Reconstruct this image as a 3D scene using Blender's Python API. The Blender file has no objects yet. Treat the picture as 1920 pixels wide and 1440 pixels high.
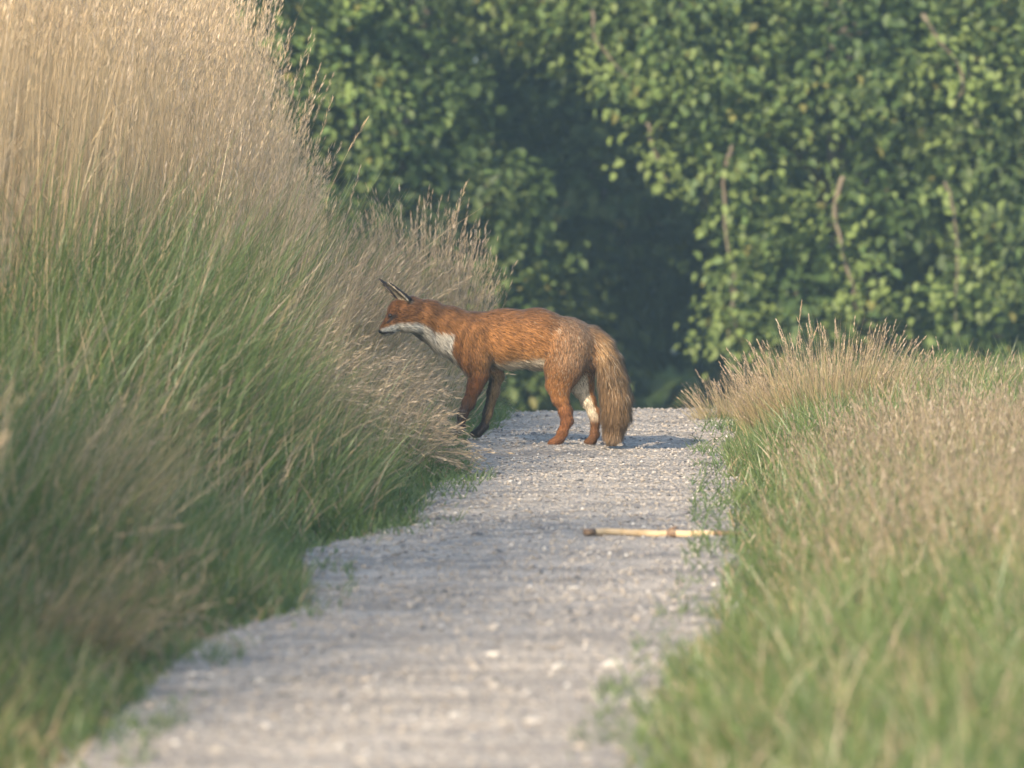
import bpy, math, random
import numpy as np
from mathutils import Vector

# ------------------------------------------------------------------ camera, sky, sun, exposure
scene = bpy.context.scene
D = 24.0                 # distance to the fox (m)
PPM = 630.0              # photo pixels per metre at that distance
CAM_H = 0.94
HORIZON = 240.0          # photo row of the level line of sight

cam_data = bpy.data.cameras.new('camera')
cam = bpy.data.objects.new('camera', cam_data)
scene.collection.objects.link(cam)
cam.location = (0, 0, CAM_H)
cam.rotation_euler = (math.radians(90) - math.atan((720 - HORIZON) / (PPM * D)), 0, 0)
cam_data.sensor_width = 36
cam_data.lens = PPM * D / 1920 * 36
cam_data.clip_start = 0.5
cam_data.clip_end = 3000
cam_data.dof.use_dof = True
cam_data.dof.focus_distance = D
cam_data.dof.aperture_fstop = cam_data.lens / 1000 / 0.035
scene.camera = cam

SUN_EL, SUN_AZ = math.radians(25), math.radians(26)     # azimuth: left of straight behind the camera
world = bpy.data.worlds.new('World')
scene.world = world
world.use_nodes = True
wn = world.node_tree.nodes
sky = wn.new('ShaderNodeTexSky')
sky.sky_type = 'NISHITA'
sky.sun_disc = False
sky.sun_elevation = SUN_EL
sky.sun_rotation = math.radians(180) + SUN_AZ
world.node_tree.links.new(sky.outputs[0], wn['Background'].inputs[0])
wn['Background'].inputs[1].default_value = 0.15
sun_data = bpy.data.lights.new('sun', 'SUN')
sun_data.energy = 3.6
sun_data.angle = math.radians(0.5)
sun_data.color = (1.0, 0.83, 0.62)
sun = bpy.data.objects.new('sun', sun_data)
scene.collection.objects.link(sun)
sdir = Vector((math.sin(SUN_AZ) * math.cos(SUN_EL), math.cos(SUN_AZ) * math.cos(SUN_EL), -math.sin(SUN_EL)))
sun.rotation_euler = sdir.to_track_quat('-Z', 'Y').to_euler()
sun.location = (-20, -30, 30)

scene.view_settings.view_transform = 'Standard'
scene.view_settings.look = 'None'
scene.view_settings.exposure = 1.2
scene.view_settings.gamma = 1.0
scene.cycles.use_denoising = True
scene.cycles.max_bounces = 4
scene.cycles.diffuse_bounces = 2
scene.cycles.transmission_bounces = 3
scene.cycles.transparent_max_bounces = 4
scene.cycles.volume_bounces = 0
scene.cycles.caustics_reflective = False
scene.cycles.caustics_refractive = False

rng = np.random.default_rng(7)
random.seed(7)
col = scene.collection

# ------------------------------------------------------------------ helpers
def tag(o, label=None, cat=None, group=None, kind=None):
    if label: o['label'] = label
    if cat: o['category'] = cat
    if group: o['group'] = group
    if kind: o['kind'] = kind
    return o

def empty(name, loc=(0, 0, 0)):
    o = bpy.data.objects.new(name, None)
    o.empty_display_size = 0.1
    o.location = loc
    col.objects.link(o)
    return o

def make_mesh(name, verts, faces, colors=None, normals=None, smooth=True):
    """faces: (n,k) int array; colors/normals per vertex"""
    verts = np.ascontiguousarray(verts, dtype=np.float32)
    faces = np.ascontiguousarray(faces, dtype=np.int32)
    me = bpy.data.meshes.new(name)
    n, k = faces.shape
    me.vertices.add(len(verts))
    me.vertices.foreach_set('co', verts.ravel())
    me.loops.add(n * k)
    me.loops.foreach_set('vertex_index', faces.ravel())
    me.polygons.add(n)
    me.polygons.foreach_set('loop_start', np.arange(0, n * k, k, dtype=np.int32))
    me.polygons.foreach_set('loop_total', np.full(n, k, dtype=np.int32))
    me.polygons.foreach_set('use_smooth', np.full(n, smooth, dtype=bool))
    me.update(calc_edges=True)
    if colors is not None:
        a = me.color_attributes.new('Col', 'FLOAT_COLOR', 'POINT')
        c = np.ones((len(verts), 4), dtype=np.float32)
        c[:, :3] = colors
        a.data.foreach_set('color', c.ravel())
    if normals is not None:
        a = me.attributes.new('fur_normal', 'FLOAT_VECTOR', 'POINT')
        a.data.foreach_set('vector', np.ascontiguousarray(normals, dtype=np.float32).ravel())
    return me

def obj(name, me, mat=None, parent=None, loc=None):
    o = bpy.data.objects.new(name, me)
    if mat is not None and not me.materials:
        me.materials.append(mat)
    col.objects.link(o)
    if parent is not None: o.parent = parent
    if loc is not None: o.location = loc
    return o

class Acc:
    """collects triangle pieces"""
    def __init__(self): self.v, self.f, self.c, self.n = [], [], [], 0
    def add(self, v, f, c):
        self.v.append(np.asarray(v, dtype=np.float32)); self.f.append(np.asarray(f, dtype=np.int64) + self.n)
        self.c.append(np.asarray(c, dtype=np.float32)); self.n += len(v)
    def mesh(self, name, smooth=True):
        return make_mesh(name, np.concatenate(self.v), np.concatenate(self.f), np.concatenate(self.c), smooth=smooth)

def mat_new(name):
    m = bpy.data.materials.new(name)
    m.use_nodes = True
    nt = m.node_tree
    for n in list(nt.nodes): nt.nodes.remove(n)
    out = nt.nodes.new('ShaderNodeOutputMaterial')
    return m, nt, out

def leaf_material(name, trans=0.35, gloss=0.06, noise_scale=40.0, rough=0.45):
    """thin plant tissue: own colour from the 'Col' attribute with a little mottling, light passes through"""
    m, nt, out = mat_new(name)
    N, L = nt.nodes, nt.links
    at = N.new('ShaderNodeAttribute'); at.attribute_name = 'Col'
    tc = N.new('ShaderNodeTexCoord')
    no = N.new('ShaderNodeTexNoise'); no.inputs['Scale'].default_value = noise_scale
    L.new(tc.outputs['Object'], no.inputs['Vector'])
    mr = N.new('ShaderNodeMapRange'); mr.inputs[3].default_value = 0.75; mr.inputs[4].default_value = 1.2
    L.new(no.outputs['Fac'], mr.inputs[0])
    mx = N.new('ShaderNodeVectorMath'); mx.operation = 'SCALE'
    L.new(at.outputs['Color'], mx.inputs[0]); L.new(mr.outputs[0], mx.inputs['Scale'])
    d = N.new('ShaderNodeBsdfDiffuse'); t = N.new('ShaderNodeBsdfTranslucent'); g = N.new('ShaderNodeBsdfGlossy')
    g.inputs['Roughness'].default_value = rough
    L.new(mx.outputs[0], d.inputs[0]); L.new(mx.outputs[0], t.inputs[0])
    m1 = N.new('ShaderNodeMixShader'); m1.inputs[0].default_value = trans
    L.new(d.outputs[0], m1.inputs[1]); L.new(t.outputs[0], m1.inputs[2])
    m2 = N.new('ShaderNodeMixShader'); m2.inputs[0].default_value = gloss
    L.new(m1.outputs[0], m2.inputs[1]); L.new(g.outputs[0], m2.inputs[2])
    L.new(m2.outputs[0], out.inputs[0])
    return m

def rough_material(name, c1, c2, scale=8.0, rough=0.9, bump=0.3, attr=False, detail=6.0):
    m, nt, out = mat_new(name)
    N, L = nt.nodes, nt.links
    b = N.new('ShaderNodeBsdfPrincipled'); b.inputs['Roughness'].default_value = rough
    b.inputs['Specular IOR Level'].default_value = 0.25
    tc = N.new('ShaderNodeTexCoord')
    no = N.new('ShaderNodeTexNoise'); no.inputs['Scale'].default_value = scale; no.inputs['Detail'].default_value = detail
    L.new(tc.outputs['Object'], no.inputs['Vector'])
    rp = N.new('ShaderNodeValToRGB')
    rp.color_ramp.elements[0].position = 0.3; rp.color_ramp.elements[0].color = (*c1, 1)
    rp.color_ramp.elements[1].position = 0.7; rp.color_ramp.elements[1].color = (*c2, 1)
    L.new(no.outputs['Fac'], rp.inputs[0])
    cout = rp.outputs[0]
    if attr:
        at = N.new('ShaderNodeAttribute'); at.attribute_name = 'Col'
        mm = N.new('ShaderNodeMix'); mm.data_type = 'RGBA'; mm.blend_type = 'MULTIPLY'; mm.inputs[0].default_value = 1
        L.new(at.outputs['Color'], mm.inputs[6]); L.new(cout, mm.inputs[7]); cout = mm.outputs[2]
    L.new(cout, b.inputs['Base Color'])
    if bump:
        bp = N.new('ShaderNodeBump'); bp.inputs['Strength'].default_value = bump; bp.inputs['Distance'].default_value = 0.02
        L.new(no.outputs['Fac'], bp.inputs['Height']); L.new(bp.outputs[0], b.inputs['Normal'])
    L.new(b.outputs[0], out.inputs[0])
    return m

def smooth01(t):
    t = np.clip(t, 0, 1)
    return t * t * (3 - 2 * t)

# cheap repeatable value noise
_perm = rng.random((256, 256))
def vnoise(x, y, s):
    x = np.asarray(x) * s + 37.3; y = np.asarray(y) * s + 91.7
    xi = np.floor(x).astype(int); yi = np.floor(y).astype(int)
    u = smooth01(x - xi); v = smooth01(y - yi)
    g = lambda a, b: _perm[a & 255, b & 255]
    return (g(xi, yi) * (1 - u) + g(xi + 1, yi) * u) * (1 - v) + (g(xi, yi + 1) * (1 - u) + g(xi + 1, yi + 1) * u) * v

def photo_at(px, py, d):
    """a point of the place at distance d that the line of sight through a photo pixel meets (used for surveying)"""
    s = PPM * D / d
    return np.array([(px - 960) / s, d, CAM_H - (py - HORIZON) / s])

# ------------------------------------------------------------------ terrain
EDGE_D = [0, 9, 12, 14.1, 14.8, 15.6, 16.1, 17.2, 18.3, 18.8, 19.6, 21.1, 22.6, 24, 26, 28, 40]
EDGE_L = [-1.25, -.86, -.68, -.64, -.61, -.52, -.43, -.46, -.49, -.38, -.25, -.23, -.14, -.15, -.05, 0, .5]
EDGE_RD = [0, 9, 11.9, 14, 16.3, 18.6, 21.5, 24, 26.7, 30, 40]
EDGE_R = [-.25, .0, .20, .29, .45, .54, .61, .66, .77, .9, 1.4]
def xl(d): return np.interp(d, EDGE_D, EDGE_L)
def xr(d): return np.interp(d, EDGE_RD, EDGE_R)

def xlg(d): return np.where(np.asarray(d) <= 26, xl(d), xl(26.0) - .035 * (np.asarray(d) - 26))

def softplus(s, k): return (np.sqrt(s * s + k * k) + s) / 2

GROUND_SHIFT = 0.0
def ground_z(x, y):
    x = np.asarray(x, float); y = np.asarray(y, float)
    z = -0.085 * (softplus(y - 27.4, 0.35) - softplus(y - 45.0, 3.0))
    eL = xl(y) - x; eR = x - xr(y)
    z = z + 0.10 * smooth01((eL - 0.02) / 0.9) + 0.05 * smooth01((eR - 0.02) / 0.6)
    z = z + 0.022 * smooth01((0.06 - np.abs(x + 0.14)) / 0.1 + .5) * np.exp(-((y - 24.0) / 0.5) ** 2)
    near = np.clip((60 - y) / 20, 0, 1) * (np.abs(x) < 30)
    z = z + near * 0.010 * (vnoise(x, y, 0.8) - .5) + near * 0.012 * (vnoise(x + 5, y, 2.1) - .5)
    z = z + 0.35 * (vnoise(x, y, 0.05) - .5) * smooth01((y - 60) / 30) - GROUND_SHIFT
    return z

def path_extra(x, y):
    """relief of the trodden gravel: cross ridges and a slight dish"""
    t = (x - xl(y)) / (xr(y) - xl(y))
    z = 0.010 * np.sin(y * 2.05 + 1.5 * vnoise(x, y, 1.0) + .8) * np.exp(-((t - .5) * 1.4) ** 2)
    z += (0.010 + .012 * smooth01((y - 21) / 4)) * (vnoise(x, y, 5.0) - .5) + 0.007 * (vnoise(x, y + 9, 14.0) - .5)
    return z

def path_z(x, y):
    t = (x - xl(y)) / (xr(y) - xl(y))
    edge = smooth01(np.minimum(t + .10, 1.10 - t) / 0.14)
    return ground_z(x, y) + 0.014 * edge - 0.012 * (1 - edge) + path_extra(x, y) * edge

GROUND_SHIFT = float(path_z(.12, D))        # level zero is where the hind paws stand

def axis(core_lo, core_hi, step, far_lo, far_hi):
    c = list(np.arange(core_lo, core_hi, step))
    s = step; v = core_hi; hi = []
    while v < far_hi: hi.append(v); s *= 1.25; v += s
    hi.append(far_hi)
    s = step; v = core_lo - step; lo = []
    while v > far_lo: lo.append(v); s *= 1.25; v -= s
    lo.append(far_lo)
    return np.array(lo[::-1] + c + hi)

def grid_mesh(name, xs, ys, zf, colors=None):
    X, Y = np.meshgrid(xs, ys)
    V = np.stack([X, Y, zf(X, Y)], -1).reshape(-1, 3)
    nx, ny = len(xs), len(ys)
    i = np.arange(ny - 1)[:, None] * nx + np.arange(nx - 1)[None]
    F = np.stack([i, i + 1, i + nx + 1, i + nx], -1).reshape(-1, 4)
    return make_mesh(name, V, F, colors)

soil = rough_material('soil', (.055, .042, .026), (.085, .085, .035), scale=3.0, bump=.6)
ground = obj('ground', grid_mesh('ground', axis(-3.5, 3.5, .12, -600, 600), axis(4, 56, .2, -300, 900), ground_z), soil)
tag(ground, 'dark soil under the grass on both sides of the path', 'ground', kind='structure')

# gravel path
def gravel_material():
    m, nt, out = mat_new('pale_gravel')
    N, L = nt.nodes, nt.links
    b = N.new('ShaderNodeBsdfPrincipled'); b.inputs['Roughness'].default_value = .95
    b.inputs['Specular IOR Level'].default_value = .15
    tc = N.new('ShaderNodeTexCoord')
    vo = N.new('ShaderNodeTexVoronoi'); vo.inputs['Scale'].default_value = 85
    n1 = N.new('ShaderNodeTexNoise'); n1.inputs['Scale'].default_value = 2.2; n1.inputs['Detail'].default_value = 8
    n2 = N.new('ShaderNodeTexNoise'); n2.inputs['Scale'].default_value = 60; n2.inputs['Detail'].default_value = 4
    for n in (vo, n1, n2): L.new(tc.outputs['Object'], n.inputs['Vector'])
    r1 = N.new('ShaderNodeValToRGB')
    r1.color_ramp.elements[0].position = .33; r1.color_ramp.elements[0].color = (.27, .245, .215, 1)
    r1.color_ramp.elements[1].position = .62; r1.color_ramp.elements[1].color = (.48, .425, .355, 1)
    mp = N.new('ShaderNodeMapping'); mp.inputs['Scale'].default_value = (1.1, 2.6, 1)
    L.new(tc.outputs['Object'], mp.inputs[0]); L.new(mp.outputs[0], n1.inputs['Vector'])
    L.new(n1.outputs['Fac'], r1.inputs[0])
    hs = N.new('ShaderNodeMix'); hs.data_type = 'RGBA'; hs.blend_type = 'OVERLAY'; hs.inputs[0].default_value = .35
    L.new(r1.outputs[0], hs.inputs[6])
    bw = N.new('ShaderNodeRGBToBW'); L.new(vo.outputs['Color'], bw.inputs[0])
    L.new(bw.outputs[0], hs.inputs[7])
    L.new(hs.outputs[2], b.inputs['Base Color'])
    ad = N.new('ShaderNodeMath'); ad.operation = 'SUBTRACT'
    L.new(n2.outputs['Fac'], ad.inputs[0]); L.new(vo.outputs['Distance'], ad.inputs[1])
    bp = N.new('ShaderNodeBump'); bp.inputs['Strength'].default_value = .9; bp.inputs['Distance'].default_value = .012
    L.new(ad.outputs[0], bp.inputs['Height']); L.new(bp.outputs[0], b.inputs['Normal'])
    L.new(b.outputs[0], out.inputs[0])
    return m
gravel_mat = gravel_material()

ys = np.arange(7.0, 33.0, 0.03)
ts = np.linspace(-.1, 1.1, 70)
T, Y = np.meshgrid(ts, ys)
X = xl(Y) + T * (xr(Y) - xl(Y))
V = np.stack([X, Y, path_z(X, Y)], -1).reshape(-1, 3)
i = np.arange(len(ys) - 1)[:, None] * len(ts) + np.arange(len(ts) - 1)[None]
F = np.stack([i, i + 1, i + len(ts) + 1, i + len(ts)], -1).reshape(-1, 4)
path = obj('path', make_mesh('path', V, F), gravel_mat)
tag(path, 'narrow pale gravel footpath running away over a low crest', 'path', kind='structure')

# ---- stones
def ico():
    t = (1 + 5 ** .5) / 2
    v = np.array([(-1, t, 0), (1, t, 0), (-1, -t, 0), (1, -t, 0), (0, -1, t), (0, 1, t), (0, -1, -t), (0, 1, -t), (t, 0, -1), (t, 0, 1), (-t, 0, -1), (-t, 0, 1)], float)
    v /= np.linalg.norm(v[0])
    f = np.array([(0, 11, 5), (0, 5, 1), (0, 1, 7), (0, 7, 10), (0, 10, 11), (1, 5, 9), (5, 11, 4), (11, 10, 2), (10, 7, 6), (7, 1, 8), (3, 9, 4), (3, 4, 2), (3, 2, 6), (3, 6, 8), (3, 8, 9), (4, 9, 5), (2, 4, 11), (6, 2, 10), (8, 6, 7), (9, 8, 1)])
    return v, f
OCT_V = np.array([(1, 0, 0), (-1, 0, 0), (0, 1, 0), (0, -1, 0), (0, 0, 1), (0, 0, -1)], float)
OCT_F = np.array([(0, 2, 4), (2, 1, 4), (1, 3, 4), (3, 0, 4), (2, 0, 5), (1, 2, 5), (3, 1, 5), (0, 3, 5)])

stone_tones = [(.33, .305, .275), (.42, .385, .34), (.58, .55, .50), (.22, .21, .21), (.39, .34, .28), (.13, .13, .135)]
stone_mats = [rough_material('stone_%s' % n, tuple(.8 * k for k in c), tuple(1.15 * k for k in c), scale=60, bump=.4)
              for n, c in zip(('grey', 'pale', 'white', 'slate', 'tan', 'dark'), stone_tones)]
IV, IF = ico()
stone_meshes = []
for mi in range(6):
    for k in range(3):
        v = IV * (1 + .28 * (rng.random((12, 1)) - .5)) + .12 * rng.normal(size=(12, 3))
        me = make_mesh('stone', v * np.array([1, .8, .55]), IF, smooth=False)
        me.materials.append(stone_mats[mi])
        stone_meshes.append(me)

def put_stone(x, y, size, tone):
    o = bpy.data.objects.new('stone', stone_meshes[tone * 3 + random.randrange(3)])
    col.objects.link(o)
    o.parent = path
    o.location = (x, y, float(path_z(x, y)) + size * .18)
    o.rotation_euler = (random.uniform(-.3, .3), random.uniform(-.3, .3), random.uniform(0, 6.28))
    o.scale = (size * random.uniform(.8, 1.3), size * random.uniform(.7, 1.1), size * random.uniform(.7, 1.0))

for px, py, size_px, tone in [(932, 1020, 16, 5), (690, 1016, 13, 3), (580, 1026, 10, 2), (1070, 1122, 13, 5), (878, 1376, 18, 2),
                              (1150, 1226, 26, 2), (930, 1252, 22, 1), (360, 1232, 16, 2), (600, 1128, 12, 3), (1050, 900, 12, 1),
                              (835, 1015, 9, 1), (1195, 1165, 12, 3), (1218, 945, 12, 3), (410, 1390, 22, 1), (740, 1345, 18, 3),
                              (970, 1330, 16, 0), (480, 1300, 14, 3), (985, 850, 9, 1), (1085, 772, 8, 2), (1240, 805, 8, 5),
                              (1230, 745, 8, 1), (960, 752, 7, 1), (1320, 765, 8, 0), (1275, 880, 8, 5), (700, 1190, 14, 0)]:
    d = D * (830 - HORIZON) / (py - HORIZON)
    p = photo_at(px, py, d)
    put_stone(p[0], d, size_px / (PPM * D / d) * .75, tone)
for k in range(255):
    y = 11.2 + 17 * random.random() ** 1.35
    t = random.uniform(-.02, 1.02)
    x = float(xl(y) + t * (xr(y) - xl(y)))
    put_stone(x, y, random.uniform(.006, .0125) * (1.5 if random.random() < .12 else 1), random.choices(range(6), (5, 7, 3, 3, 4, 1.5))[0])

n = 20000
y = 8.5 + 20.5 * rng.random(n)
t = -.07 + 1.14 * rng.random(n)
x = xl(y) + t * (xr(y) - xl(y))
s = .0025 + .0055 * rng.random(n) ** 2.2
c = np.array(stone_tones)[rng.choice(6, n, p=np.array([6, 8, 1.0, 2.5, 5.5, 1.0]) / 24)] * (0.8 + .4 * rng.random((n, 1)))
ang = rng.random(n) * 6.28
vv = OCT_V[None] * (.75 + .5 * rng.random((n, 6, 1))) * s[:, None, None] * np.array([1, .85, .65])
ca, sa = np.cos(ang)[:, None], np.sin(ang)[:, None]
vv = np.stack([vv[..., 0] * ca - vv[..., 1] * sa, vv[..., 0] * sa + vv[..., 1] * ca, vv[..., 2]], -1)
vv += np.stack([x, y, path_z(x, y) + s * .3], -1)[:, None]
ff = OCT_F[None] + (np.arange(n) * 6)[:, None, None]
gm = rough_material('gravel_bits', (.8, .8, .8), (1, 1, 1), scale=90, bump=0, attr=True)
gravel = obj('gravel', make_mesh('gravel', vv.reshape(-1, 3), ff.reshape(-1, 3), np.repeat(c, 6, 0), smooth=False), gm, path)
tag(gravel, kind='stuff')

# ------------------------------------------------------------------ grass
def blades(acc, root, h, w, az, lean, bend, c0, c1, segs=4, twist=None, flat=False):
    """curved tapering blades. az: heading of the lean, lean: start angle from upright, bend: further angle gained to the tip"""
    n = len(root)
    az = np.asarray(az); face = az + np.pi / 2 + (rng.normal(size=n) * .9 if twist is None else twist)
    wd = np.stack([np.cos(face), np.sin(face), np.zeros(n)], -1) * (w * .5)[:, None]
    hx = np.stack([np.cos(az), np.sin(az), np.zeros(n)], -1)
    p = root.astype(float).copy()
    rows = []; cols_ = []
    for k in range(segs + 1):
        t = k / segs
        taper = (1 - t ** 1.6) if k < segs else 0
        if k == 0: taper = .7
        cc = c0 * (1 - t) + c1 * t
        if k < segs:
            rows.append(p - wd * taper); rows.append(p + wd * taper); cols_ += [cc, cc]
        else:
            rows.append(p.copy()); cols_.append(cc)
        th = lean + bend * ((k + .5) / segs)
        stp = h / segs
        p = p + hx * (np.sin(th) * stp)[:, None]
        p[:, 2] += np.cos(th) * stp
    m = 2 * segs + 1
    v = np.stack(rows, 1).reshape(-1, 3)
    c = np.stack(cols_, 1).reshape(-1, 3)
    f = []
    for k in range(segs - 1):
        a = 2 * k
        f += [(a, a + 1, a + 3), (a, a + 3, a + 2)]
    a = 2 * (segs - 1)
    f.append((a, a + 1, a + 2))
    f = np.array(f)[None] + (np.arange(n) * m)[:, None, None]
    acc.add(v, f.reshape(-1, 3), c)

def curve_point(root, h, az, lean, bend, t, steps=6):
    p = root.astype(float).copy()
    hx = np.stack([np.cos(az), np.sin(az), np.zeros(len(az))], -1)
    for k in range(steps):
        th = lean + bend * (t * (k + .5) / steps)
        s = h * t / steps
        p = p + hx * (np.sin(th) * s)[:, None]
        p[:, 2] += np.cos(th) * s
    return p

def heads(acc, root, h, az, lean, bend, c, length=.16, width=.012, n_spk=12, start=None):
    """feathery seed heads: small spikelets spread along the last part of each stalk"""
    n = len(root)
    c = np.broadcast_to(c, (n, 3))
    t0 = np.clip(1 - length / h, .3, .95) if start is None else start
    for k in range(n_spk):
        q = (k + rng.random(n)) / n_spk
        t = t0 + (1 - t0) * q
        p = curve_point(root, h, az, lean, bend, t)
        th = lean + bend * t
        up = np.stack([np.cos(az) * np.sin(th), np.sin(az) * np.sin(th), np.cos(th)], -1)
        side = rng.normal(size=(n, 3)); side -= up * (side * up).sum(1)[:, None]
        side /= np.linalg.norm(side, axis=1)[:, None]
        env = np.sin(np.pi * (.12 + .83 * q)) ** .8
        L = (.018 + .014 * rng.random(n)) * (length / .16) ** .5
        base = p
        tip = p + up * (L * .9)[:, None] + side * (width * env * (.6 + .8 * rng.random(n)))[:, None]
        b = np.cross(side, up) * .0016
        mid = (base + tip) / 2
        cc = c * (.75 + .5 * rng.random((n, 1)))
        v = np.stack([base, mid + b, tip, mid - b], 1).reshape(-1, 3)
        f = np.array([(0, 1, 2), (0, 2, 3)])[None] + (np.arange(n) * 4)[:, None, None]
        acc.add(v, f.reshape(-1, 3), np.repeat(cc, 4, 0))

STRAW = np.array([.56, .415, .225]); STRAW2 = np.array([.48, .36, .215]); HEAD = np.array([.52, .40, .27])
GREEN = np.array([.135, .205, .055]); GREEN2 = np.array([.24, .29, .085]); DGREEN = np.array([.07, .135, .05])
def mixc(a, b, n, lo=0., hi=1., var=.25):
    t = (lo + (hi - lo) * rng.random((n, 1)))
    return (a * (1 - t) + b * t) * (1 - var / 2 + var * rng.random((n, 1)))

def scatter(dens, d0, d1, x0, x1, keep=None):
    """uniform points per square metre between distances d0..d1 and x0(d)..x1(d)"""
    wmax = 4.0
    n = int(dens * (d1 - d0) * wmax)
    d = d0 + (d1 - d0) * rng.random(n)
    a, b = x0(d), x1(d)
    x = a + rng.random(n) * wmax
    ok = x < b
    if keep is not None: ok &= rng.random(n) < keep(x, d)
    return x[ok], d[ok]

def roots(x, d): return np.stack([x, d, ground_z(x, d) - .004], -1)
def clumpy(x, y, s=4.0, p=1.5): return np.clip(vnoise(x, y, s) * 1.4, 0, 1) ** p

grass_mat = leaf_material('grass_blades', trans=.45, gloss=.05)
straw_mat = leaf_material('dry_straw', trans=.48, gloss=.05)

def hides_fox(R, h, az, lean, bend):
    """true for blades that would cover the fox as the camera sees it; these are left out"""
    bad = np.zeros(len(R), bool)
    for t_ in (.35, .55, .75, .9, 1.0):
        p = curve_point(R, h, az, lean, bend, t_)
        s_ = PPM * D / p[:, 1]
        px = 960 + p[:, 0] * s_; py = HORIZON + (CAM_H - p[:, 2]) * s_
        lim = np.interp(px, [688, 700, 722, 790, 830, 860, 884, 890], [430, 580, 640, 652, 690, 745, 815, 836])
        bad |= (p[:, 1] < 24.15) & (p[:, 1] > 12) & (px > 688) & (py < lim)
    return bad

frame_l = lambda d: -.0635 * d - .9           # how far out the place is grown
frame_r = lambda d: .0635 * d + .9
def gauss(n, s): return rng.normal(size=n) * s

# --- left: short green turf along the path edge
A = Acc()
x, d = scatter(5200, 9, 31, lambda d: xl(d) - .42, lambda d: xl(d) + .02, lambda x, d: .45 + .55 * clumpy(x, d, 6))
n = len(x); h = (.05 + .11 * rng.random(n)) * (.55 + .9 * vnoise(x, d, 3)) * np.clip(.45 + 4 * (xl(d) - x), .45, 1.2)
R = roots(x, d); az = rng.random(n) * 6.28; lean = .15 + .4 * rng.random(n); bend = .2 + .9 * rng.random(n)
g = ~hides_fox(R, h, az, lean, bend); m_ = int(g.sum())
tan_ = rng.random((m_, 1)) < (.08 + .35 * smooth01((17 - d[g]) / 2) * vnoise(x[g], d[g], 3.3))[:, None]
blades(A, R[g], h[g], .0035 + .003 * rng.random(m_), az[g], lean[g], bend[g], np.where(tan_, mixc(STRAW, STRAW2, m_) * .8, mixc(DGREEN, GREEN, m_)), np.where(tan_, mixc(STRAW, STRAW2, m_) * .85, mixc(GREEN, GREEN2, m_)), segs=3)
x, d = scatter(1500, 9, 23, lambda d: xl(d) - .02, lambda d: xl(d) + .13, lambda x, d: clumpy(x, d, 4, 4))
n = len(x)
blades(A, np.stack([x, d, path_z(x, d) - .003], -1), .02 + .04 * rng.random(n), .003 + .002 * rng.random(n), rng.random(n) * 6.28, .3 + .5 * rng.random(n), .2 + .9 * rng.random(n),
       mixc(DGREEN, GREEN, n), mixc(GREEN, GREEN2, n), segs=3)
o = obj('short_grass', A.mesh('short_grass'), grass_mat)
tag(o, "short dark green turf along the path edge below the tall dry grass", 'grass', kind='stuff')

# --- left: knee-high green grass behind it
A = Acc()
x, d = scatter(3000, 10, 31, lambda d: np.maximum(xl(d) - 1.15, frame_l(d)), lambda d: xlg(d) - .10, lambda x, d: .35 + .65 * clumpy(x, d, 2.5))
n = len(x); e = xlg(d) - x
h = (.22 + .26 * rng.random(n)) * (.55 + 1.15 * smooth01((e - .1) / .6)) * (.7 + .6 * vnoise(x, d, 1.7)) * (.50 + .50 * smooth01((d - 15) / 5.5))
az = np.where(rng.random(n) < .6, gauss(n, .9) - .1, rng.random(n) * 6.28)
tan_ = rng.random((n, 1)) < (.10 + .22 * vnoise(x, d, 1.1) + .62 * smooth01((d - 21.2) / 1.2) * smooth01((.75 - e) / .25))[:, None]
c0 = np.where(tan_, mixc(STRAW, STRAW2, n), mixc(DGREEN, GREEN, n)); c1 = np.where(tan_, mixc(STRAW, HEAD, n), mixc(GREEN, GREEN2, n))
lean = .05 + .6 * rng.random(n) ** 1.3; bend = .2 + 1.5 * rng.random(n) ** 1.6; R = roots(x, d)
g = ~hides_fox(R, h, az, lean, bend)
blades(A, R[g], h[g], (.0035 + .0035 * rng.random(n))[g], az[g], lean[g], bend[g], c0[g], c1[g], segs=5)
o = obj('meadow_grass', A.mesh('meadow_grass'), grass_mat)
tag(o, "knee-high bright green grass below the tall dry stalks of the bank", 'grass', kind='stuff')

# --- left: tall dry stalks with feathery heads
A = Acc()
def tall_keep(x, d):
    e = xlg(d) - x
    return (.25 + .75 * smooth01((e - .5) / .3)) * np.where(d < 23.8, .12 + .88 * smooth01((e - .82) / .25), 1) * np.where(x < -.0635 * d - .12, np.interp(d, [9, 11.6, 12.4, 16.2, 17, 19.5, 21], [.1, .15, 1, 1, .35, .5, 1]), smooth01((d - 19.5) / 2.5))  # out-of-view stalk density shaped to throw shade bands and sun gaps
x, d = scatter(900, 10, 34, lambda d: np.maximum(xl(d) - 2.6, frame_l(d)), lambda d: xlg(d) - .48, tall_keep)
x2, d2 = scatter(520, 11.8, 16.6, lambda d: frame_l(d) - .2, lambda d: -.0635 * d - .14)     # extra stand out of view, added to shade the path
x, d = np.concatenate([x, x2]), np.concatenate([d, d2])
n = len(x); e = xlg(d) - x
h = np.interp(e, [.45, .55, .66, .78, .92, 1.1, 1.6], [.42, .52, .68, .92, 1.22, 1.42, 1.52]) * (.86 + .2 * rng.random(n)) * (.9 + .2 * vnoise(x, d, 1.3))
tallest = rng.random(n) < .09
h = np.where(tallest, h * 1.2, h)
h = np.where((d > 11.8) & (d < 16.6) & (x < -.0635 * d - .12), h * 1.22, h)  # unseen near stalks made taller so their shade reaches the path
az = gauss(n, .9) + .1
lean = np.abs(gauss(n, .05)) + .02; bend = .04 + .28 * rng.random(n) ** 2 + .25 * np.clip(1 - (e - .45) / .4, 0, 1)
R = roots(x, d)
sc = mixc(STRAW * 1.22, STRAW2 * 1.2, n, var=.45)
blades(A, R, h, .0026 + .0012 * rng.random(n), az, lean, bend, sc * np.array([.9, .9, .85]), sc, segs=4)
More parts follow.
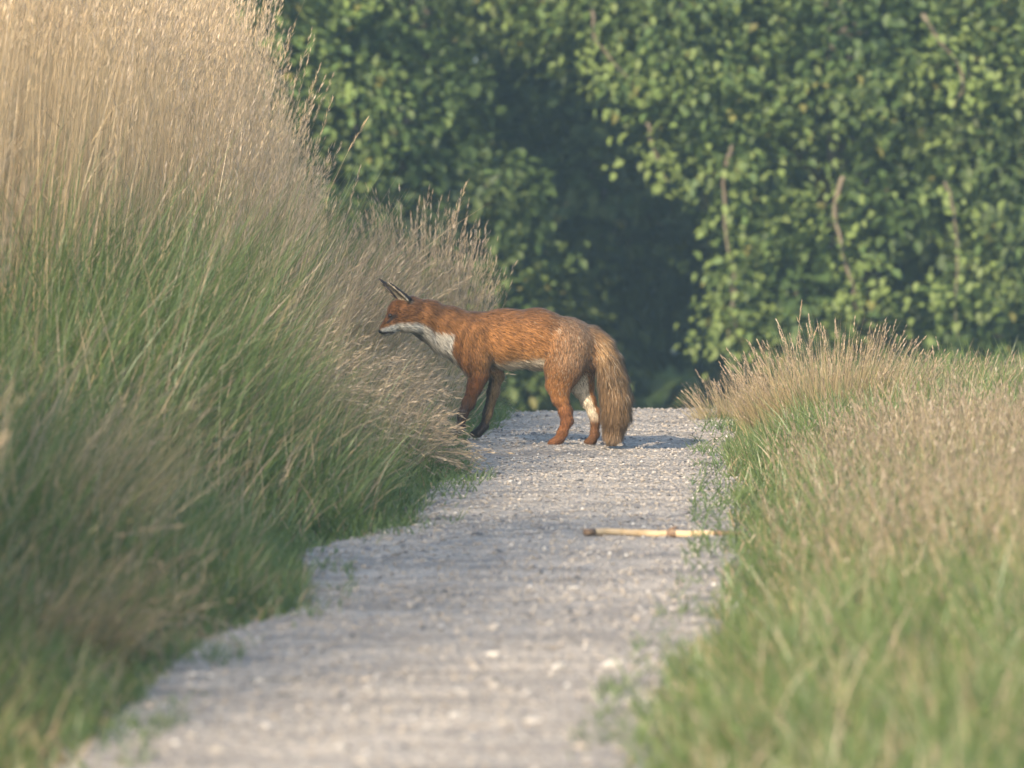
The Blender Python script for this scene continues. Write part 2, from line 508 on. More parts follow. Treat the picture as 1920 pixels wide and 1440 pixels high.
heads(A, R, h, az, lean, bend, mixc(HEAD * 1.22, STRAW * 1.2, n, var=.35), length=.20, width=.014, n_spk=13)
# dry leaves on the stalks
k = rng.random(n) < .8
p = curve_point(R[k], h[k], az[k], lean[k], bend[k], .15 + .5 * rng.random(k.sum()))
m_ = k.sum()
blades(A, p, .12 + .22 * rng.random(m_), .003 + .003 * rng.random(m_), rng.random(m_) * 6.28, .3 + .4 * rng.random(m_), .4 + 1.3 * rng.random(m_), mixc(STRAW, STRAW2, m_), mixc(STRAW, STRAW2, m_), segs=3)
o = obj('tall_dry_grass', A.mesh('tall_dry_grass'), straw_mat)
tag(o, "tall straw-coloured dry grass with feathery heads filling the bank", 'grass', kind='stuff')

# --- left: thin arching dry grass leaning over the verge
A = Acc()
x, d = scatter(420, 12, 29, lambda d: np.maximum(xl(d) - .95, frame_l(d)), lambda d: xlg(d) - .22, lambda x, d: (.05 + .95 * clumpy(x, d, 1.8, 3)) * (.25 + .75 * smooth01((d - 18) / 4)))
n = len(x); e = xlg(d) - x
h = .26 + .30 * rng.random(n) * np.clip(e / .5, .5, 1.2)
az = gauss(n, .9) - .1; lean = .1 + .6 * rng.random(n); bend = .4 + 1.5 * rng.random(n)
R = roots(x, d)
g = ~hides_fox(R, h, az, lean, bend)
R, h, az, lean, bend = R[g], h[g], az[g], lean[g], bend[g]; n = len(R)
sc = mixc(STRAW, STRAW2, n, var=.35)
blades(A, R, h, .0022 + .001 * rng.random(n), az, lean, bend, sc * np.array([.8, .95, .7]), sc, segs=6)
k = R[:, 1] > 20.5
heads(A, R[k], h[k], az[k], lean[k], bend[k], mixc(HEAD, STRAW2, int(k.sum())), length=.12, width=.005, n_spk=8)
o = obj('arching_dry_grass', A.mesh('arching_dry_grass'), straw_mat)
tag(o, "thin arching dry grass leaning out over the verge below the bank", 'grass', kind='stuff')

# --- right: green turf and tan flowering grass
A = Acc()
x, d = scatter(4600, 9, 31, lambda d: xr(d) - .03, lambda d: np.minimum(xr(d) + 1.4, frame_r(d)), lambda x, d: .35 + .65 * clumpy(x, d, 5))
n = len(x); e = x - xr(d)
h = (.06 + .12 * rng.random(n)) * (.5 + .9 * vnoise(x, d, 2.6)) * np.clip(.4 + 4 * e, .4, 1.25)
tan_ = rng.random((n, 1)) < .14
blades(A, roots(x, d), h, .0035 + .0035 * rng.random(n), rng.random(n) * 6.28, .1 + .35 * rng.random(n), .2 + .9 * rng.random(n),
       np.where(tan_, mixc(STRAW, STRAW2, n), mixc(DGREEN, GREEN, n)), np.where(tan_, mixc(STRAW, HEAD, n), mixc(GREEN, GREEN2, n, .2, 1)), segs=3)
x, d = scatter(1500, 12, 28, lambda d: xr(d) - .13, lambda d: xr(d) + .0, lambda x, d: clumpy(x, d, 5, 4))
n = len(x)
blades(A, np.stack([x, d, path_z(x, d) - .003], -1), .02 + .05 * rng.random(n), .003 + .002 * rng.random(n), rng.random(n) * 6.28, .3 + .5 * rng.random(n), .2 + .9 * rng.random(n),
       mixc(DGREEN, GREEN, n), mixc(GREEN, GREEN2, n), segs=3)
o = obj('turf_grass', A.mesh('turf_grass'), grass_mat)
tag(o, "fresh green grass on the sunlit open verge across from the bank", 'grass', kind='stuff')

A = Acc()
def tan_keep(x, d):
    e = x - xr(d)
    return smooth01((e - .04) / .25) * (.2 + .8 * clumpy(x, d, 2.2, 1.3)) * (.06 + .94 * smooth01((d - 13.5) / 4))
x, d = scatter(1100, 9, 30, lambda d: xr(d) + .03, lambda d: np.minimum(xr(d) + 1.5, frame_r(d)), tan_keep)
n = len(x); e = x - xr(d)
h = (.11 + .14 * rng.random(n)) * (1.1 - .5 * smooth01((d - 20.5) / 3)) * (.75 + .5 * vnoise(x, d, 1.9)) * np.clip(.6 + 1.2 * e, .6, 1.1)
az = rng.random(n) * 6.28; lean = .03 + .22 * rng.random(n); bend = .05 + .5 * rng.random(n) ** 1.5
R = roots(x, d); sc = mixc(STRAW * .85, STRAW2 * .8, n, var=.4)
blades(A, R, h, .0022 + .001 * rng.random(n), az, lean, bend, sc * np.array([.75, .95, .6]), sc, segs=4)
heads(A, R, h, az, lean, bend, mixc(HEAD * .72, STRAW2 * .75, n, var=.4), length=.08, width=.005, n_spk=6)
o = obj('flowering_grass', A.mesh('flowering_grass'), straw_mat)
tag(o, "thin tan flowering grass standing above the open green verge", 'grass', kind='stuff')

# --- tussocks: things of their own
def tussock(name, cx, cy, n, rad, h0, h1, spread, label, bias=None, width=.0028, head=0, col_a=STRAW, col_b=STRAW2, bendr=(.05, .5), headlen=.1, headw=.006, group=None, green=.0):
    r = rad * np.sqrt(rng.random(n)); a = rng.random(n) * 6.28
    x = r * np.cos(a); y = r * np.sin(a) * 1.2
    base = np.array([cx, cy, float(ground_z(cx, cy))])
    zz = ground_z(cx + x, cy + y) - base[2] - .004
    R = np.stack([x, y, zz], -1)
    h = (h0 + (h1 - h0) * rng.random(n)) * (1 - .35 * (r / rad) ** 2)
    az = a + gauss(n, .5); lean = spread * (r / rad) * (.5 + .7 * rng.random(n)) + .02
    if bias is not None:
        az = bias[0] + gauss(n, bias[2]); lean = bias[1] * (.4 + .8 * rng.random(n))
    bend = bendr[0] + (bendr[1] - bendr[0]) * rng.random(n)
    if cx < 0:
        g = ~hides_fox(R + base, h, az, lean, bend)
        R, h, az, lean, bend = R[g], h[g], az[g], lean[g], bend[g]; n = len(R)
    A = Acc(); c = mixc(col_a, col_b, n, var=.35)
    g = rng.random((n, 1)) < green
    c = np.where(g, mixc(GREEN, GREEN2, n), c)
    h = np.where(g[:, 0], h * .6, h)
    blades(A, R, h, width * (.7 + .6 * rng.random(n)), az, lean, bend, c * np.array([.85, .97, .8]), c, segs=5)
    t = empty(name, tuple(base))
    tag(t, label, 'grass tussock', group)
    tag(obj('blade', A.mesh('blade'), straw_mat, t), kind='stuff')
    if head:
        k = (rng.random(n) < head) & ~g[:, 0]
        B = Acc()
        heads(B, R[k], h[k], az[k], lean[k], bend[k], mixc(HEAD, col_b, int(k.sum())), length=headlen, width=headw, n_spk=12)
        tag(obj('seed_head', B.mesh('seed_head'), straw_mat, t), kind='stuff')
    return t

tussock('grass_tussock', .98, 24.7, 2300, .25, .18, .41, .50, "big rounded straw tussock beside the path, the largest on the open verge", head=.25, headlen=.05, headw=.004, green=.08)
tussock('grass_tussock', .76, 26.6, 650, .16, .09, .22, .8, "low straw tussock on the crest just behind the big rounded one", head=.2, headlen=.05, headw=.004)
tussock('grass_tussock', 1.36, 24.9, 700, .24, .12, .29, .6, 'lower straw tussock on the far side of the big rounded one', head=.2, headlen=.05, headw=.004, green=.2)
tussock('grass_tussock', 1.15, 21.2, 700, .24, .14, .33, .5, "straw tussock on the open verge in front of the big rounded one", head=.3, headlen=.06, headw=.005, green=.2)
tussock('grass_tussock', -.34, 27.3, 800, .20, .52, .78, .22, 'upright dry tussock with plume-like heads behind the head of the fox', head=.8, headlen=.22, headw=.014, bendr=(.02, .2))
tussock('grass_tussock', -.60, 22.7, 800, .17, .40, .66, .3, "tan tussock drooping towards the path, a step before the fox's nose", bias=(.0, .55, .9), bendr=(.3, 1.7), head=.5, headlen=.12, headw=.005, width=.0024)
tussock('grass_tussock', -.44, 23.3, 800, .16, .36, .58, .3, 'dense tan tussock spilling over the verge under the muzzle of the fox', bias=(-.2, .65, .9), bendr=(.3, 1.7), head=.5, headlen=.10, headw=.005, width=.0024)
tussock('grass_tussock', -.62, 24.6, 700, .18, .45, .72, .3, 'pale tussock of dry grass just past the nose of the fox', bias=(.1, .3, .9), bendr=(.2, .9), head=.6, headlen=.14, headw=.008, width=.0024)
tussock('grass_tussock', -.78, 21.6, 600, .17, .36, .60, .3, 'straw tussock leaning over in the middle of the green bank', bias=(.0, .55, .9), bendr=(.3, 1.6), head=.5, headlen=.12, headw=.006, width=.0024)
tussock('grass_tussock', -.38, 22.3, 500, .12, .22, .38, .3, 'small drooping tan tussock at the verge edge before the forepaws of the fox', bias=(-.1, .75, .8), bendr=(.4, 1.6), head=.5, headlen=.09, headw=.004, width=.0022)
tussock('grass_tussock', -.93, 16.6, 260, .14, .42, .62, .3, "tussock of long straw blades leaning to the path at the bank foot", bias=(.15, .5, .5), bendr=(.2, .9), head=.1, headlen=.12, headw=.006, width=.0036)
tussock('grass_tussock', -.80, 14.4, 240, .13, .22, .42, .3, 'low brownish tussock lying over the verge where the path is widest', bias=(-.2, .7, .7), bendr=(.3, 1.5), head=.08, headlen=.1, headw=.006, width=.003, col_b=np.array([.30, .21, .13]))

# --- single stems that stand out against the dark trees
def stem(px0, py0, px1, py1, d, label, arch=.2, headlen=.12, headw=.009, width=.004, length_extra=1.0):
    a = photo_at(px0, py0, d); b = photo_at(px1, py1, d)
    a[2] = float(ground_z(a[0], d)) - .003
    v = b - a; L = np.linalg.norm(v)
    ang = math.atan2(v[0], v[2]); az = np.array([0.0 if ang >= 0 else math.pi]); ang = abs(ang)
    bend = np.array([arch * 2]); lean = np.array([max(ang - arch, -.2)])
    h = np.array([L * 1.01 * length_extra])
    A = Acc(); c = mixc(STRAW, HEAD, 1)
    root = np.zeros((1, 3))
    blades(A, root, h, np.array([width]), az, lean, bend, c, c, segs=8, twist=0)
    blades(A, root, h, np.array([width]), az, lean, bend, c, c, segs=8, twist=1.57)
    t = empty('grass_plant', tuple(a)); tag(t, label, 'grass plant', 'single dry grasses')
    obj('stalk', A.mesh('stalk'), straw_mat, t)
    B = Acc(); heads(B, root, h, az, lean, bend, c, length=headlen, width=headw, n_spk=26)
    obj('seed_head', B.mesh('seed_head'), straw_mat, t)

stem(560, 560, 689, 219, 25.0, "longest single dry stem arching out of the tall grass before the dark trees", arch=.35)
stem(540, 560, 624, 184, 25.2, "dry stem with a slim head pointing up and out from the tall grass edge")
stem(500, 560, 599, 128, 25.4, 'dry stem leaning out of the upper edge of the tall grass')
stem(470, 560, 553, 48, 25.5, 'upright dry stem at the highest corner of the tall grass')
stem(620, 600, 675, 318, 25.6, 'straight dry stem with a thin head beyond the bank shoulder')
stem(800, 620, 876, 342, 27.4, "tallest plumed stem of the clump behind the fox, leaning towards the path", headlen=.16, headw=.012)
stem(740, 620, 786, 380, 27.5, 'upright plumed stem in the clump behind the fox', headlen=.16, headw=.012, arch=.05)
stem(850, 640, 934, 532, 27.0, "slanting short stem poking out above the neck of the fox", headlen=.07)
stem(840, 640, 905, 548, 27.1, 'short stem just above the shoulder line of the fox', headlen=.07)
stem(470, 800, 690, 480, 22.9, 'pale bent stem curving over near the ear of the fox', arch=.5, headlen=.1, headw=.004)
stem(-60, 1060, 205, 610, 16.8, "thick straw stem slanting across the green grass of the bank", arch=.1, width=.006, headlen=.16, headw=.008)
stem(-90, 1080, 120, 690, 16.4, "thinner straw stem slanting up at the foot of the bank", arch=.15, width=.005)
stem(-60, 1240, 330, 985, 15.2, "tan stem lying low over the dark verge grass", arch=.35, width=.005)
stem(1480, 800, 1503, 570, 24.6, "tall thin stem rising straight from the crown of the big rounded tussock", headlen=.06, headw=.004, arch=.04)
stem(1460, 800, 1530, 620, 24.5, "thin stem fanning out slantwise from the big rounded tussock", headlen=.06, headw=.004, arch=.06)
stem(1730, 800, 1755, 675, 24.8, "lone thin stem standing past the big rounded tussock, away from the path", headlen=.05, headw=.004, arch=.05)

# ------------------------------------------------------------------ stripped stick on the path
def tube(pts, rad, sides=8, jitter=0.0, cap=True):
    pts = np.asarray(pts, float); n = len(pts)
    tan = np.gradient(pts, axis=0); tan /= np.linalg.norm(tan, axis=1)[:, None]
    ref = np.array([0, 0, 1.0]) if abs(tan[0, 2]) < .9 else np.array([1.0, 0, 0])
    u = np.cross(tan, ref); u /= np.linalg.norm(u, axis=1)[:, None]
    w = np.cross(tan, u)
    a = np.arange(sides) / sides * 2 * np.pi
    R = np.asarray(rad)[:, None] * (1 + jitter * (rng.random((n, sides)) - .5))
    V = pts[:, None] + u[:, None] * (np.cos(a)[None] * R)[..., None] + w[:, None] * (np.sin(a)[None] * R)[..., None]
    V = V.reshape(-1, 3)
    f = []
    for i in range(n - 1):
        for j in range(sides):
            p, q = i * sides + j, i * sides + (j + 1) % sides
            f += [(p, q, q + sides), (p, q + sides, p + sides)]
    if cap:
        V = np.vstack([V, pts[:1], pts[-1:]]); c0, c1 = len(V) - 2, len(V) - 1
        for j in range(sides):
            f.append((c0, (j + 1) % sides, j)); f.append((c1, (n - 1) * sides + j, (n - 1) * sides + (j + 1) % sides))
    return V, np.array(f)

wood = rough_material('stripped_wood', (.50, .36, .20), (.62, .48, .30), scale=30, bump=.2)
bark = rough_material('brown_bark', (.15, .095, .06), (.27, .18, .115), scale=45, bump=.5)
sd = 18.75
sx0, sx1 = (1097 - 960) / (PPM * D / sd), (1392 - 960) / (PPM * D / sd)
t = np.linspace(0, 1, 18)
spx = sx0 + (sx1 - sx0) * t
spy = sd + .06 * np.sin(t * 4.5) + .10 * t
spz = path_z(spx, spy)
spz = np.convolve(np.pad(spz, 2, mode='edge'), np.ones(5) / 5, 'valid') + .010
stick = empty('fallen_stick', (spx[0], spy[0], float(path_z(spx[0], spy[0]))))
tag(stick, 'pale peeled stick with bits of brown bark lying across the gravel', 'stick')
P = np.stack([spx, spy, spz], -1) - np.array(stick.location)
rad = np.interp(t, [0, .1, .5, .56, .62, 1], [.0065, .0085, .008, .0098, .008, .0045])
V, F = tube(P, rad, 9, .3); shaft = obj('shaft', make_mesh('shaft', V, F), wood, stick)
for a, b in ((0, 1), (9, 10), (14, 17)):
    V, F = tube(P[a:b + 1] + np.array([0, -.001, .0005]), rad[a:b + 1] + .0007, 9, .3); obj('bark_patch', make_mesh('bark_patch', V, F), bark, shaft)
V, F = tube(np.array([P[9], P[9] + [.008, -.004, .010], P[9] + [.02, -.01, .017]]), np.array([.006, .0045, .002]), 6); obj('twig_stub', make_mesh('twig_stub', V, F), bark, stick)

# ------------------------------------------------------------------ trees
leaf_mat = leaf_material('tree_leaves', trans=.30, gloss=.03, noise_scale=9, rough=.6)
bark_mat = rough_material('tree_bark', (.09, .075, .055), (.20, .165, .125), scale=14, bump=.8)
twig_mat = rough_material('pale_twig', (.11, .09, .065), (.20, .16, .11), scale=20, bump=.4)
# a lobed leaf: 4 triangles either side of a folded midrib
LEAF_V = np.array([(0, 0, 0), (.30, .33, .10), (.24, .62, .07), (0, 1.0, -.06), (-.24, .62, .07), (-.30, .33, .10)], float)
LEAF_F = np.array([(0, 1, 2), (0, 2, 3), (0, 3, 4), (0, 4, 5)])
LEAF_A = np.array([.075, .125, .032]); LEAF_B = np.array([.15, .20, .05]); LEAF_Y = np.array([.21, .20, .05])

def leaf_basis(n, out, droop):
    """leaf axes: tip direction hangs outward and down, blade faces up and outward"""
    tip = out * .8 + rng.normal(size=(n, 3)) * .45; tip[:, 2] -= droop * (.4 + .9 * rng.random(n))
    tip /= np.linalg.norm(tip, axis=1)[:, None]
    nr = out * .55 + rng.normal(size=(n, 3)) * .33; nr[:, 2] += .75
    nr -= tip * (nr * tip).sum(1)[:, None]; nr /= np.linalg.norm(nr, axis=1)[:, None]
    sd_ = np.cross(tip, nr)
    return sd_, tip, nr

def leaves(acc, pos, out, size, colr, droop=.5):
    n = len(pos)
    s, t_, nr = leaf_basis(n, out, droop)
    v = LEAF_V[None] * size[:, None, None]
    v = v[..., 0:1] * s[:, None] + v[..., 1:2] * t_[:, None] + v[..., 2:3] * nr[:, None] + pos[:, None]
    f = LEAF_F[None] + (np.arange(n) * 6)[:, None, None]
    acc.add(v.reshape(-1, 3), f.reshape(-1, 3), np.repeat(colr, 6, 0))

leaf_me = [make_mesh('leaf', LEAF_V * np.array([1, 1, s_]), LEAF_F, np.tile(c_, (6, 1))) for s_, c_ in ((1, LEAF_A), (1.6, LEAF_B), (.6, LEAF_B * 1.1), (1.2, LEAF_Y))]
for m_ in leaf_me: m_.materials.append(leaf_mat)

def tree(label, bx, by, height, lobes, per_m2=9.5, leaf=.072, dense=1.0, trunk_r=.16, n_leaf_parts=0, tint=1.0, hang=()):
    bz = float(ground_z(bx, by))
    root = empty('broadleaf_tree', (bx, by, bz))
    tag(root, label, 'tree', 'trees at the wood edge')
    base = np.array([bx, by, bz])
    # trunk
    k = np.linspace(0, 1, 9)
    tp = np.stack([.12 * np.sin(k * 3 + bx), .10 * np.cos(k * 2.5 + by) + .9, k * height * .8], -1)
    V, F = tube(tp, trunk_r * (1 - .75 * k) * np.where(k < .05, 1.4, 1), 10, .15)
    obj('trunk', make_mesh('trunk', V, F), bark_mat, root)
    A = Acc()
    allc = []
    for (cx, cy, cz, rx, ry, rz) in lobes:
        c = np.array([cx, cy, cz]) - base
        # a limb to the lobe
        st = tp[min(8, max(1, int(8 * max(.1, c[2] - .6) / (height * .8))))]
        kk = np.linspace(0, 1, 7)[:, None]
        lp = st * (1 - kk) + c * kk + np.array([0, 0, .25]) * np.sin(kk * 3.14) + rng.normal(size=(7, 3)) * .05
        V, F = tube(lp, np.linspace(trunk_r * .45, .015, 7), 7, .1)
        obj('branch', make_mesh('branch', V, F), bark_mat, root)
        area = 4 * np.pi * ((rx * ry) ** 1.6 / 3 + (rx * rz) ** 1.6 / 3 + (ry * rz) ** 1.6 / 3) ** (1 / 1.6)
        nc = int(area * per_m2)
        u = rng.normal(size=(nc, 3)); u /= np.linalg.norm(u, axis=1)[:, None]
        rr = 1 - .38 * rng.random(nc) ** 1.3
        rr *= .72 + .5 * vnoise(u[:, 0] * 2.2 + u[:, 1] + cx, u[:, 2] * 2.2 + cy, 2.0)
        cp = c + u * rr[:, None] * np.array([rx, ry, rz])
        wp = cp + base
        hole = .62 * vnoise(wp[:, 0] + .3 * wp[:, 1], wp[:, 2] + 7.1, 1.15) + .38 * vnoise(wp[:, 0], wp[:, 2] - .4 * wp[:, 1], 4.1)
        keep_ = hole > .44
        cp, u, rr = cp[keep_], u[keep_], rr[keep_]; nc = len(cp)
        # inner foliage, leaf colour darkened to deepen the shade inside the crown
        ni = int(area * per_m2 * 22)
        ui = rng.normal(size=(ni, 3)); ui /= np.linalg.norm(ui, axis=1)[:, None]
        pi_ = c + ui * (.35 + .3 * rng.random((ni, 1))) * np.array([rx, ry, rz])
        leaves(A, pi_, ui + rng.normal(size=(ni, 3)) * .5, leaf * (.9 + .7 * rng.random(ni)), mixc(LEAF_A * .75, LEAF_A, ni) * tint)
        for q in range(nc):
            m = int(rng.integers(30, 70) * dense)
            R_ = (.08 + .11 * rng.random()) * (leaf / .075)
            off = rng.normal(size=(m, 3)) * np.array([R_, R_, R_ * .6])
            pos = cp[q] + off
            cd = u[q] * np.array([1, 1, .3]) + rng.normal(size=3) * .35
            outv = np.tile(cd, (m, 1)) + off / R_ * .3
            tone = (.55 + .5 * rng.random()) * (.55 + .95 * vnoise(cp[q][0] + base[0], cp[q][2] + 3 * cy, 1.6))
            yl = rng.random((m, 1)) < .03
            colr = np.where(yl, LEAF_Y, mixc(LEAF_A, LEAF_B, m)) * tone * tint
            leaves(A, pos, outv, leaf * (.7 + .6 * rng.random(m)), colr)
        allc.append((cp, u, rr))
    # hanging bare twigs and small boughs
    for pl, r0 in hang:
        pts = np.array([photo_at(px, py, dd + .5) for px, py, dd in pl]) - base
        kk = np.linspace(0, len(pts) - 1, 4 * len(pts))
        pts = np.stack([np.interp(kk, range(len(pts)), pts[:, a]) for a in range(3)], -1) + np.cumsum(rng.normal(size=(len(kk), 3)) * .006, 0)
        V, F = tube(pts, np.linspace(r0 * .5, r0 * .12, len(pts)), 6, .4)
        obj('branch', make_mesh('branch', V, F), twig_mat, root)
        for p_ in pts[2::2]:
            m = int(rng.integers(4, 22))
            off = rng.normal(size=(m, 3)) * np.array([.11, .06, .08]) + np.array([rng.normal() * .10, .02, 0])
            leaves(A, p_ + off, np.tile(np.array([rng.normal() * .6, -.8, .1]), (m, 1)), leaf * (.7 + .5 * rng.random(m)), mixc(LEAF_B, LEAF_B * 1.25, m), droop=.8)
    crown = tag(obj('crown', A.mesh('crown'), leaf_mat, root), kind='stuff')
    if n_leaf_parts:
        cp = np.concatenate([a for a, b, c in allc]); u = np.concatenate([b for a, b, c in allc])
        w = CAM_H - (HORIZON * 0 + 1440 - HORIZON) * 0
        pos_w = cp + base
        s_ = PPM * D / pos_w[:, 1]
        px = 960 + pos_w[:, 0] * s_; py = HORIZON + (CAM_H - pos_w[:, 2]) * s_
        ok = np.where((px > 400) & (px < 1960) & (py > -30) & (py < 780) & (u[:, 1] < -.25))[0]
        ok = ok[np.argsort(pos_w[ok, 1])]
        if len(ok):
            for q in range(n_leaf_parts):
                i_ = ok[int(len(ok) * rng.random() * .8)]
                p = cp[i_] + rng.normal(size=3) * np.array([.13, .06, .09]) + np.array([0, -.12, 0])
                s, t_, nr = leaf_basis(1, u[i_:i_ + 1], .5)
                M = np.stack([s[0], t_[0], nr[0]], 1)
                o = bpy.data.objects.new('leaf', leaf_me[random.choices(range(4), (4, 4, 3, .6))[0]])
                col.objects.link(o); o.parent = crown
                from mathutils import Matrix
                o.matrix_local = Matrix.Translation(p) @ Matrix(M.tolist()).to_4x4() @ Matrix.Scale(leaf * random.uniform(.9, 1.35), 4)
    return root

tree('dark leafy tree half hidden behind the tall dry grass', -3.0, 50.6, 7.0,
     [(-2.9, 49.9, 1.2, 1.7, 1.4, 2.6), (-3.2, 50.6, 4.2, 2.2, 1.8, 2.0)], n_leaf_parts=30)
tree('dense green tree above the fox with foliage down to the crest', -.7, 51.2, 7.5,
     [(-.95, 50.3, .9, 1.35, 1.2, 1.5), (-.15, 50.6, -.35, .75, .8, .85), (-1.3, 50.5, -.5, 1.2, 1.0, 1.0), (-.6, 51.0, 3.6, 2.2, 1.8, 2.1), (-.1, 50.2, .5, .55, .5, .5)],
     n_leaf_parts=130)
tree('spreading tree whose low boughs hang over the dark hollow', 2.2, 51.4, 8.0,
     [(1.0, 50.0, 1.75, 1.05, .9, .85), (2.1, 50.0, 1.5, 1.0, .9, .9), (1.75, 49.6, .0, .60, .55, .62), (2.35, 49.9, .55, .6, .55, .6), (1.9, 50.8, 4.2, 2.4, 1.9, 2.2), (1.30, 49.5, .95, .4, .4, .35)],
     n_leaf_parts=150, trunk_r=.2,
     hang=[([(1215, 235, 48.9), (1222, 280, 48.9), (1238, 320, 48.9), (1252, 356, 48.9)], .022),
           ([(1372, 270, 48.8), (1356, 330, 48.8), (1362, 420, 48.8), (1372, 520, 48.8), (1360, 600, 48.8), (1356, 660, 48.8)], .026),
           ([(1372, 520, 48.8), (1380, 600, 48.8), (1376, 650, 48.8)], .014),
           ([(1585, 330, 48.8), (1570, 390, 48.8), (1585, 470, 48.8), (1602, 530, 48.8), (1600, 560, 48.8), (1620, 600, 48.8)], .032),
           ([(1110, 20, 48.7), (1120, 80, 48.7), (1150, 130, 48.7), (1180, 170, 48.7)], .02)])
tree("bright leafy tree behind the open verge, boughs down to the grass", 3.9, 50.6, 7.0,
     [(3.25, 49.7, .9, 1.05, 1.0, 1.4), (2.95, 49.7, -.3, .65, .7, .9), (3.9, 50.3, .6, 1.3, 1.3, 2.0), (3.9, 50.6, 3.8, 2.2, 1.8, 2.2)],
     n_leaf_parts=130,
     hang=[([(1730, 30, 48.4), (1760, 80, 48.4), (1800, 130, 48.4), (1803, 180, 48.4), (1790, 215, 48.4)], .028),
           ([(1800, 130, 48.4), (1830, 165, 48.4)], .014),
           ([(1770, 340, 48.4), (1790, 400, 48.4), (1802, 480, 48.4), (1800, 560, 48.4), (1808, 640, 48.4)], .018)])
# the wood behind
for k, (bx, by, lab) in enumerate([(-2.2, 57.5, "shaded tree in the second row behind the crown above the fox"), (.6, 58.5, 'shaded tree deep in the dark hollow between the crowns'),
                                   (3.2, 57.0, "shaded tree in the second row behind the low hanging boughs"), (6.8, 53.5, "end tree of the wood edge beyond the open verge"), (-6.6, 53.0, 'tree past the tall dry grass at the wood edge')]):
    tree(lab, bx, by, 8.5, [(bx, by - .3, .6, 2.0, 1.4, 2.3), (bx, by, 4.6, 2.6, 2.0, 2.6)], per_m2=5.0, leaf=.13, dense=.8)

A = Acc()
n = 95000
pos = np.stack([-16 + 34 * rng.random(n), 65 + 5 * rng.random(n), -2 + 11.5 * rng.random(n)], -1)
outv = np.tile(np.array([0, -1.0, .2]), (n, 1)) + rng.normal(size=(n, 3)) * .3
leaves(A, pos, outv, .28 + .2 * rng.random(n), mixc(LEAF_A, LEAF_B, n))
tag(obj('far_wood', A.mesh('far_wood'), leaf_mat), 'dense dark wood closing the view behind the front trees', 'wood', kind='stuff')

# ------------------------------------------------------------------ fox
FX, FZ = 1000.0, 836.0
def fp(px, py, dep=0.0): return np.array([(px - FX) / PPM, dep, (FZ - py) / PPM])
# bone: (a, b, ra, rb [photo px], width factor, blend, fur length, flow from a to b (+1) or b to a (-1), group)
def chain(pts, ky, k, fur, flow, grp):
    out = []
    for (x0, y0, r0, d0), (x1, y1, r1, d1) in zip(pts[:-1], pts[1:]):
        out.append(dict(a=fp(x0, y0, d0), b=fp(x1, y1, d1), ra=r0 / PPM, rb=r1 / PPM, ky=ky, k=k, fur=fur, flow=flow, grp=grp))
    return out
N_, F_ = -.042, .042
bones = []
bones += chain([(884, 638, 47, 0), (945, 637, 50, 0), (1005, 637, 51, 0), (1066, 649, 46, 0), (1106, 655, 34, 0)], .76, .020, .020, 1, 'torso')
bones += chain([(884, 640, 46, 0), (838, 619, 38, -.004), (800, 600, 31, -.008), (768, 590, 28, -.012)], .78, .018, .024, -1, 'neck')
bones += chain([(768, 588, 27, -.012), (752, 588, 25, -.016)], 1.0, .012, .010, -1, 'head')
bones += chain([(752, 591, 22, -.018), (737, 604, 15, -.028), (727, 613, 10.5, -.034), (719, 620, 8, -.038)], .86, .009, .004, -1, 'snout')
bones += chain([(748, 606, 14, -.018), (732, 621, 7, -.030), (724, 626, 5.0, -.035)], .9, .006, .005, -1, 'jaw')
bones += chain([(760, 604, 17, -.034), (776, 608, 14, -.036)], .7, .012, .018, 1, 'cheek')
bones += chain([(760, 604, 17, .012), (776, 608, 14, .014)], .7, .012, .018, 1, 'cheek')
# forelegs
bones += chain([(884, 640, 40, N_ * .5), (892, 680, 27, N_), (897, 702, 18, N_), (891, 724, 13, N_), (879, 757, 10, N_), (868, 778, 7.8, N_), (864, 800, 6.8, N_)], .85, .012, .010, 1, 'front_near')
bones += chain([(864, 801, 8, N_), (857, 812, 8, N_ - .004), (850, 815, 6, N_ - .006)], 1.1, .006, .005, 1, 'front_near')
bones += chain([(896, 655, 34, F_ * .5), (918, 688, 18, F_), (931, 708, 11.5, F_), (925, 738, 9.5, F_), (915, 776, 7.2, F_), (908, 802, 6.6, F_)], .85, .012, .010, 1, 'front_far')
bones += chain([(907, 803, 8, F_), (896, 815, 8, F_), (888, 817, 6, F_)], 1.1, .006, .005, 1, 'front_far')
# hind legs
bones += chain([(1066, 652, 44, N_ * .55), (1056, 692, 34, N_ * .95), (1048, 722, 23, N_), (1050, 746, 14.5, N_), (1060, 772, 10.6, N_), (1063, 790, 9.2, N_), (1055, 812, 7.4, N_), (1048, 825, 7.4, N_)], .80, .013, .010, 1, 'hind_near')
bones += chain([(1050, 824, 8.5, N_), (1041, 830, 7.5, N_), (1034, 832, 6, N_)], 1.15, .006, .005, 1, 'hind_near')
bones += chain([(1075, 655, 42, F_ * .55), (1084, 692, 32, F_ * .95), (1092, 725, 21, F_), (1103, 754, 12.5, F_), (1113, 775, 9.2, F_), (1117, 790, 7.8, F_), (1115, 815, 7, F_)], .80, .013, .010, 1, 'hind_far')
bones += chain([(1116, 818, 8.5, F_), (1110, 830, 8, F_), (1102, 832, 6, F_)], 1.15, .006, .005, 1, 'hind_far')
# tail
bones += chain([(1104, 634, 20, 0), (1124, 650, 19, -.010), (1138, 676, 20, -.022), (1147, 710, 22.5, -.030), (1154, 745, 23.5, -.034), (1155, 776, 22, -.034), (1151, 806, 15, -.030), (1148, 826, 6, -.026)], .95, .010, .034, 1, 'tail')

